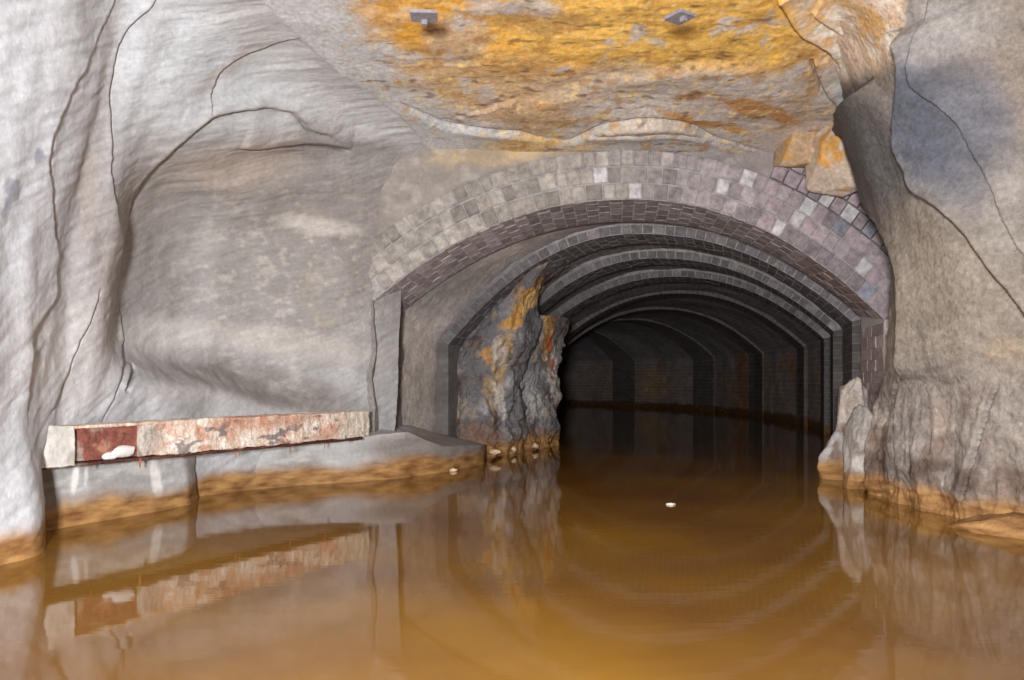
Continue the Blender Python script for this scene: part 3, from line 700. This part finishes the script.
# ================================================================ FOOTINGS UNDER THE BEAM
def footing(plan, zt, flare, label, seed, topback=.6, ztv=None, cap=False):
    t = np.linspace(0, 1, 360); p = spline(plan, t)
    d = np.gradient(p, axis=0); d /= np.linalg.norm(d, axis=1, keepdims=True); nb = np.stack([-d[:, 1], d[:, 0]], 1)   # to the wall
    prof = []
    for k in np.linspace(0, 1, 80): prof.append((-(flare * (1 - k) ** 1.6) + .06 * k * k, -.45 + (.45 + 1) * k, 0))
    zz = np.full(len(t), zt) if ztv is None else np.interp(t, *ztv)
    P = np.zeros((len(t), 120, 3))
    for j in range(120):
        if j < 90: k = j / 89; off = -flare * (1 - k) ** 1.8; z = -.45 + (zz + .45) * k
        else: k = (j - 89) / 30; off = topback * k + 0; z = zz + (.03 if ztv is None else np.interp(t, [0, .5, .62, 1], [.03, .03, .24, .2])) * k
        P[:, j, :2] = p + nb * off; P[:, j, 2] = z
    N = normals(P); fl = False
    if N[180, 40, 0] < 0: N = -N; fl = True
    P += N * (.025 * fbm(P, 2, 3, seed) + .012 * fbm(P * np.array([1, 1, 3]), 6, 4, seed + 3))[..., None]
    n1, n2 = fbm(P, 2, 4, seed + 5), fbm(P * np.array([1, 1, 5]), 4, 5, seed + 6)
    col = np.zeros(P.shape) + np.array((.50, .49, .49)); col = mixc(col, (.34, .32, .31), .7 * sstep(-.1, .4, n1))
    col = mixc(col, (.62, .60, .57), .5 * sstep(.1, .5, n2)); px, py = proj(P)
    for c, cx, cy, rx, ry, a in (((.85, .84, .83), 75, 478, 4, 16, 8), ((.88, .86, .84), 156, 480, 5, 24, -8), ((.7, .68, .66), 86, 476, 2.5, 9, 5), ((.27, .24, .22), 430, 447, 62, 14, -2), ((.30, .27, .25), 460, 455, 40, 16, -4)):
        col = mixc(col, c, .9 * blob(px, py, cx, cy, rx, ry, a, .3 * n1, .4))
    col *= (1 + .12 * n2)[..., None]
    o = grid('concrete_footing', P, M['spray'], col, flip=fl); tag(o, label, 'footing'); return o
footing([(-3.45, 4.85), (-3.16, 5.22), (-3.0, 5.55), (-2.74, 6.06), (-2.62, 6.42), (-2.66, 6.7), (-2.85, 6.95)], .42, .10, 'short concrete footing with white drips under the rusted left end of the beam', 700)
footing([(-3.1, 6.55), (-2.72, 6.95), (-2.33, 7.36), (-1.9, 7.68), (-1.42, 7.94), (-1.12, 8.2), (-.80, 8.6), (-.55, 9.05), (-.36, 9.5), (-.32, 9.85), (-.42, 10.3), (-.6, 10.7)], .42, .07,
        'long low grey ledge with an orange waterline running to the arch', 720, topback=.95, ztv=([0, .5, .6, 1], [.42, .46, .27, .16]))

# ================================================================ RUSTY BEAM
def beam():
    root = bpy.data.objects.new('encased_beam', None); C.objects.link(root); A = np.array((-3.02, 4.98)); Bp = np.array((-1.38, 7.75))
    tag(root, 'long rusted steel beam in flaking pinkish concrete, set along the left wall above the water', 'beam')
    dv = (Bp - A); Ln = np.linalg.norm(dv); dv /= Ln; nb = np.array((-dv[1], dv[0]))
    root.location = (A[0], A[1], 0); root.rotation_euler = (0, 0, math.atan2(dv[1], dv[0]))
    # local: x along, y toward the wall, z up
    z0, z1 = .435, .70
    def seg(name, x0, x1, prof, m, colf, seed, amp, nx=200, ns=12, nz=80):
        """closed tube: prof is a list of (y, z) corners; displaced"""
        pr = np.array(prof + [prof[0]], float); d = np.r_[0, np.cumsum(np.linalg.norm(np.diff(pr, axis=0), axis=1))]
        T = np.linspace(0, d[-1], nz + 1)[:-1]; yy, zz = np.interp(T, d, pr[:, 0]), np.interp(T, d, pr[:, 1])
        xs = np.linspace(x0, x1, nx); P = np.zeros((nx + 2, nz, 3))
        P[1:-1, :, 0] = xs[:, None]; P[1:-1, :, 1] = yy[None]; P[1:-1, :, 2] = zz[None]
        cy, cz = yy.mean(), zz.mean()
        N = normals(P[1:-1]); 
        if (N[nx // 2, :, 1] * (yy - cy) + N[nx // 2, :, 2] * (zz - cz)).sum() < 0: N = -N
        h = amp * (fbm(P[1:-1], 7, 5, seed) + .5 * ridged(P[1:-1], 11, 4, seed + 4) - .2)
        P[1:-1] += N * h[..., None]
        P[0] = (x0 - .002, cy, cz); P[-1] = (x1 + .002, cy, cz)
        o = grid(name, P, m, colf(P), root, closed=True)
        bm = bmesh.new(); bm.from_mesh(o.data); bmesh.ops.recalc_face_normals(bm, faces=bm.faces); bm.to_mesh(o.data); bm.free()
        return o
    def rustc(P):
        n = fbm(P, 9, 5, 801); c = np.zeros(P.shape) + np.array((.23, .075, .055)); c = mixc(c, (.40, .19, .12), sstep(0, .4, n)); c = mixc(c, (.42, .36, .30), .8 * sstep(.15, .4, fbm(P, 6, 4, 803)) * sstep(.9, .2, P[..., 0])); return c
    def crustc(P):
        n = fbm(P, 7, 5, 811); c = np.zeros(P.shape) + np.array((.72, .56, .46))
        c = mixc(c, (.60, .32, .22), .8 * sstep(.05, .4, n)); c = mixc(c, (.88, .80, .72), sstep(.0, .3, fbm(P, 10, 4, 813)) * .8)
        c = mixc(c, (.22, .18, .18), .85 * sstep(.28, .40, fbm(P * np.array([1, 1, 2.6]), 8, 4, 815)))
        c = mixc(c, (.45, .41, .37), .8 * blob(P[..., 0], P[..., 2], .82, .57, .14, .12, 0)); c = mixc(c, (.5, .2, .1), .6 * blob(P[..., 0], P[..., 2], 1.9, .66, .5, .06, 0, n)); c = mixc(c, (.66, .60, .5), .7 * sstep(2.7, 3.0, P[..., 0])); return c
    def greyc(P):
        n = fbm(P, 6, 5, 821); c = np.zeros(P.shape) + np.array((.60, .57, .54)); return mixc(c, (.42, .38, .34), sstep(0, .4, n))
    xs_rust = .80
    o = seg('web', .26, xs_rust + .05, [(.07, z0 + .02), (.11, z0 + .02), (.11, z1 - .02), (.07, z1 - .02)], M['rust'], rustc, 830, .012); tag(o, 'dark red rusted web')
    seg('top_flange', .26, xs_rust + .06, [(.0, z1 - .022), (.2, z1 - .022), (.2, z1), (.0, z1)], M['crust'], crustc, 840, .006, nz=48)
    seg('bottom_flange', -.05, Ln - .1, [(.0, z0 - .005), (.2, z0 - .005), (.2, z0 + .018), (.0, z0 + .018)], M['rust'], lambda P: rustc(P) * .35, 850, .006, nz=48)  # rust colour darkened to paint the shaded gap beneath the beam
    o = seg('concrete_casing', xs_rust, Ln, [(.0, z0 + .02), (.22, z0 + .02), (.22, z1), (.0, z1)], M['crust'], crustc, 860, .016, 420, nz=110); tag(o, 'flaking pink and white concrete casing')
    o = seg('end_casing', -.18, .30, [(-.01, z0 + .0), (.22, z0), (.22, z1 + .005), (-.01, z1 + .005)], M['spray'], greyc, 870, .014, 80); tag(o, 'plain grey concrete at the left end')
    for i, (x, y, z, r) in enumerate(((.68, .045, .505, .062), (.60, .05, .475, .045))):
        o = rock('calcite_lump', (x, y, z), (r * 1.25, r * .5, r * .55), 880 + i, None, m=M['calcite'], parent=root, sub=4, nf=6)
    for i, (x, ln, r) in enumerate(((.78, .05, .012), (1.62, .05, .008), (1.66, .04, .008), (2.20, .06, .008), (2.62, .05, .008), (.42, .03, .008), (2.95, .03, .008))):
        t = np.linspace(0, 1, 9)[:, None]; a = np.linspace(0, 2 * PI, 9)[:-1][None]; rr = r * (1 - .75 * t) 
        P = np.stack([x + rr * np.cos(a) + 0 * t, .01 + rr * np.sin(a) + 0 * t, z0 + .01 - ln * 1.3 * t + 0 * a], -1)
        grid('rust_drip', P, M['rust'], np.zeros(P.shape) + np.array((.36, .12, .05)), root, closed=True)
beam()

# ================================================================ SMALL THINGS
def plate(px, py, d, w, l, rz, label, notch):
    root = bpy.data.objects.new('metal_bracket', None); C.objects.link(root); x, y, z = at(px, py, d)
    root.location = (x, y, z); root.rotation_euler = (0, 0, rz); tag(root, label, 'bracket')
    bm = bmesh.new(); bmesh.ops.create_cube(bm, size=1); bmesh.ops.scale(bm, verts=bm.verts, vec=(w, l, .02)); bmesh.ops.bevel(bm, geom=bm.edges[:], offset=.004, segments=2)
    me = bpy.data.meshes.new('plate'); bm.to_mesh(me); bm.free(); link('plate', me, M['iron'], root)
    bm = bmesh.new(); bmesh.ops.create_cube(bm, size=1); bmesh.ops.scale(bm, verts=bm.verts, vec=(w * .22, l * .25, .04)); bmesh.ops.translate(bm, verts=bm.verts, vec=(0, l * notch, -.02)); bmesh.ops.bevel(bm, geom=bm.edges[:], offset=.004, segments=2)
    me = bpy.data.meshes.new('hanger_tab'); bm.to_mesh(me); bm.free(); link('hanger_tab', me, M['iron'], root)
plate(424, 16, 5.12, .17, .14, .05, 'small grey metal bracket fixed to the roof, left of the ochre patch', .3)
plate(680, 17, 5.12, .14, .15, .6, 'small grey metal bracket fixed to the ochre roof, near the top centre', -.2)
# pale scrap floating on the water
def scrap():
    x, y, _ = at(671, 505, 6.4); n = 14; a = np.linspace(0, 2 * PI, n + 1)[:-1]; R = .022 * (1 + .3 * np.sin(3 * a)); 
    P = np.stack([np.stack([k * R * np.cos(a) * 1.5, k * R * np.sin(a), 0 * a + zz], -1) for k, zz in ((.0, -.002), (1, -.002), (1.05, .004), (.9, .010), (.0, .016))], 0)
    o = grid('floating_scrap', P, M['litter'], None, closed=True); o.location = (x, 6.4, .002); tag(o, 'tiny pale scrap floating on the dark water in front of the tunnel', 'litter')
scrap()
# ================================================================ WATER AND BED
def plane(name, z, m, seed, amp, col=None):
    xs = np.linspace(-9, 12, 60); ys = np.linspace(-3, 42, 90); P = np.zeros((90, 60, 3)); P[..., 0] = xs[None]; P[..., 1] = ys[:, None]; P[..., 2] = z + amp * fbm(P, .8, 3, seed)
    return grid(name, P, m, None if col is None else np.zeros(P.shape) + np.array(col), flip=True)
tag(plane('canal_water', 0, M['water'], 1, 0), 'still rust brown water flooding the tunnel floor', 'water', kind='stuff')
tag(plane('floor', -.42, M['rock'], 2, .05, (.4, .22, .08)), 'silt bed under the water', kind='structure')

# ================================================================ LIGHT, WORLD, CAMERA
def flash(loc, tgt, size, e, col=(1, 1, 1)):
    l = bpy.data.lights.new('flash', 'AREA'); l.energy = e; l.size = size; l.color = col; o = bpy.data.objects.new('flash', l); C.objects.link(o); o.location = loc
    from mathutils import Vector
    o.rotation_euler = (Vector(tgt) - Vector(loc)).to_track_quat('-Z', 'Y').to_euler()
flash((-.35, -1.0, 1.15), (.1, 7, 1.9), .35, 760, (1, 1, 1))
w = bpy.data.worlds.new('world'); bpy.context.scene.world = w; w.use_nodes = True
w.node_tree.nodes['Background'].inputs[0].default_value = (.9, .93, 1, 1); w.node_tree.nodes['Background'].inputs[1].default_value = .05
cam = bpy.data.cameras.new('camera'); co = bpy.data.objects.new('camera', cam); C.objects.link(co)
co.location = (0, 0, CH); co.rotation_euler = (PI / 2, 0, 0); cam.sensor_width = 36; cam.lens = 36 * F / 1024; cam.shift_y = 40 / 1024; cam.clip_start = .05
sc = bpy.context.scene; sc.camera = co
sc.view_settings.view_transform = 'Standard'; sc.view_settings.look = 'None'; sc.view_settings.gamma = 1; sc.view_settings.use_curve_mapping = False
sc.view_settings.exposure = 0
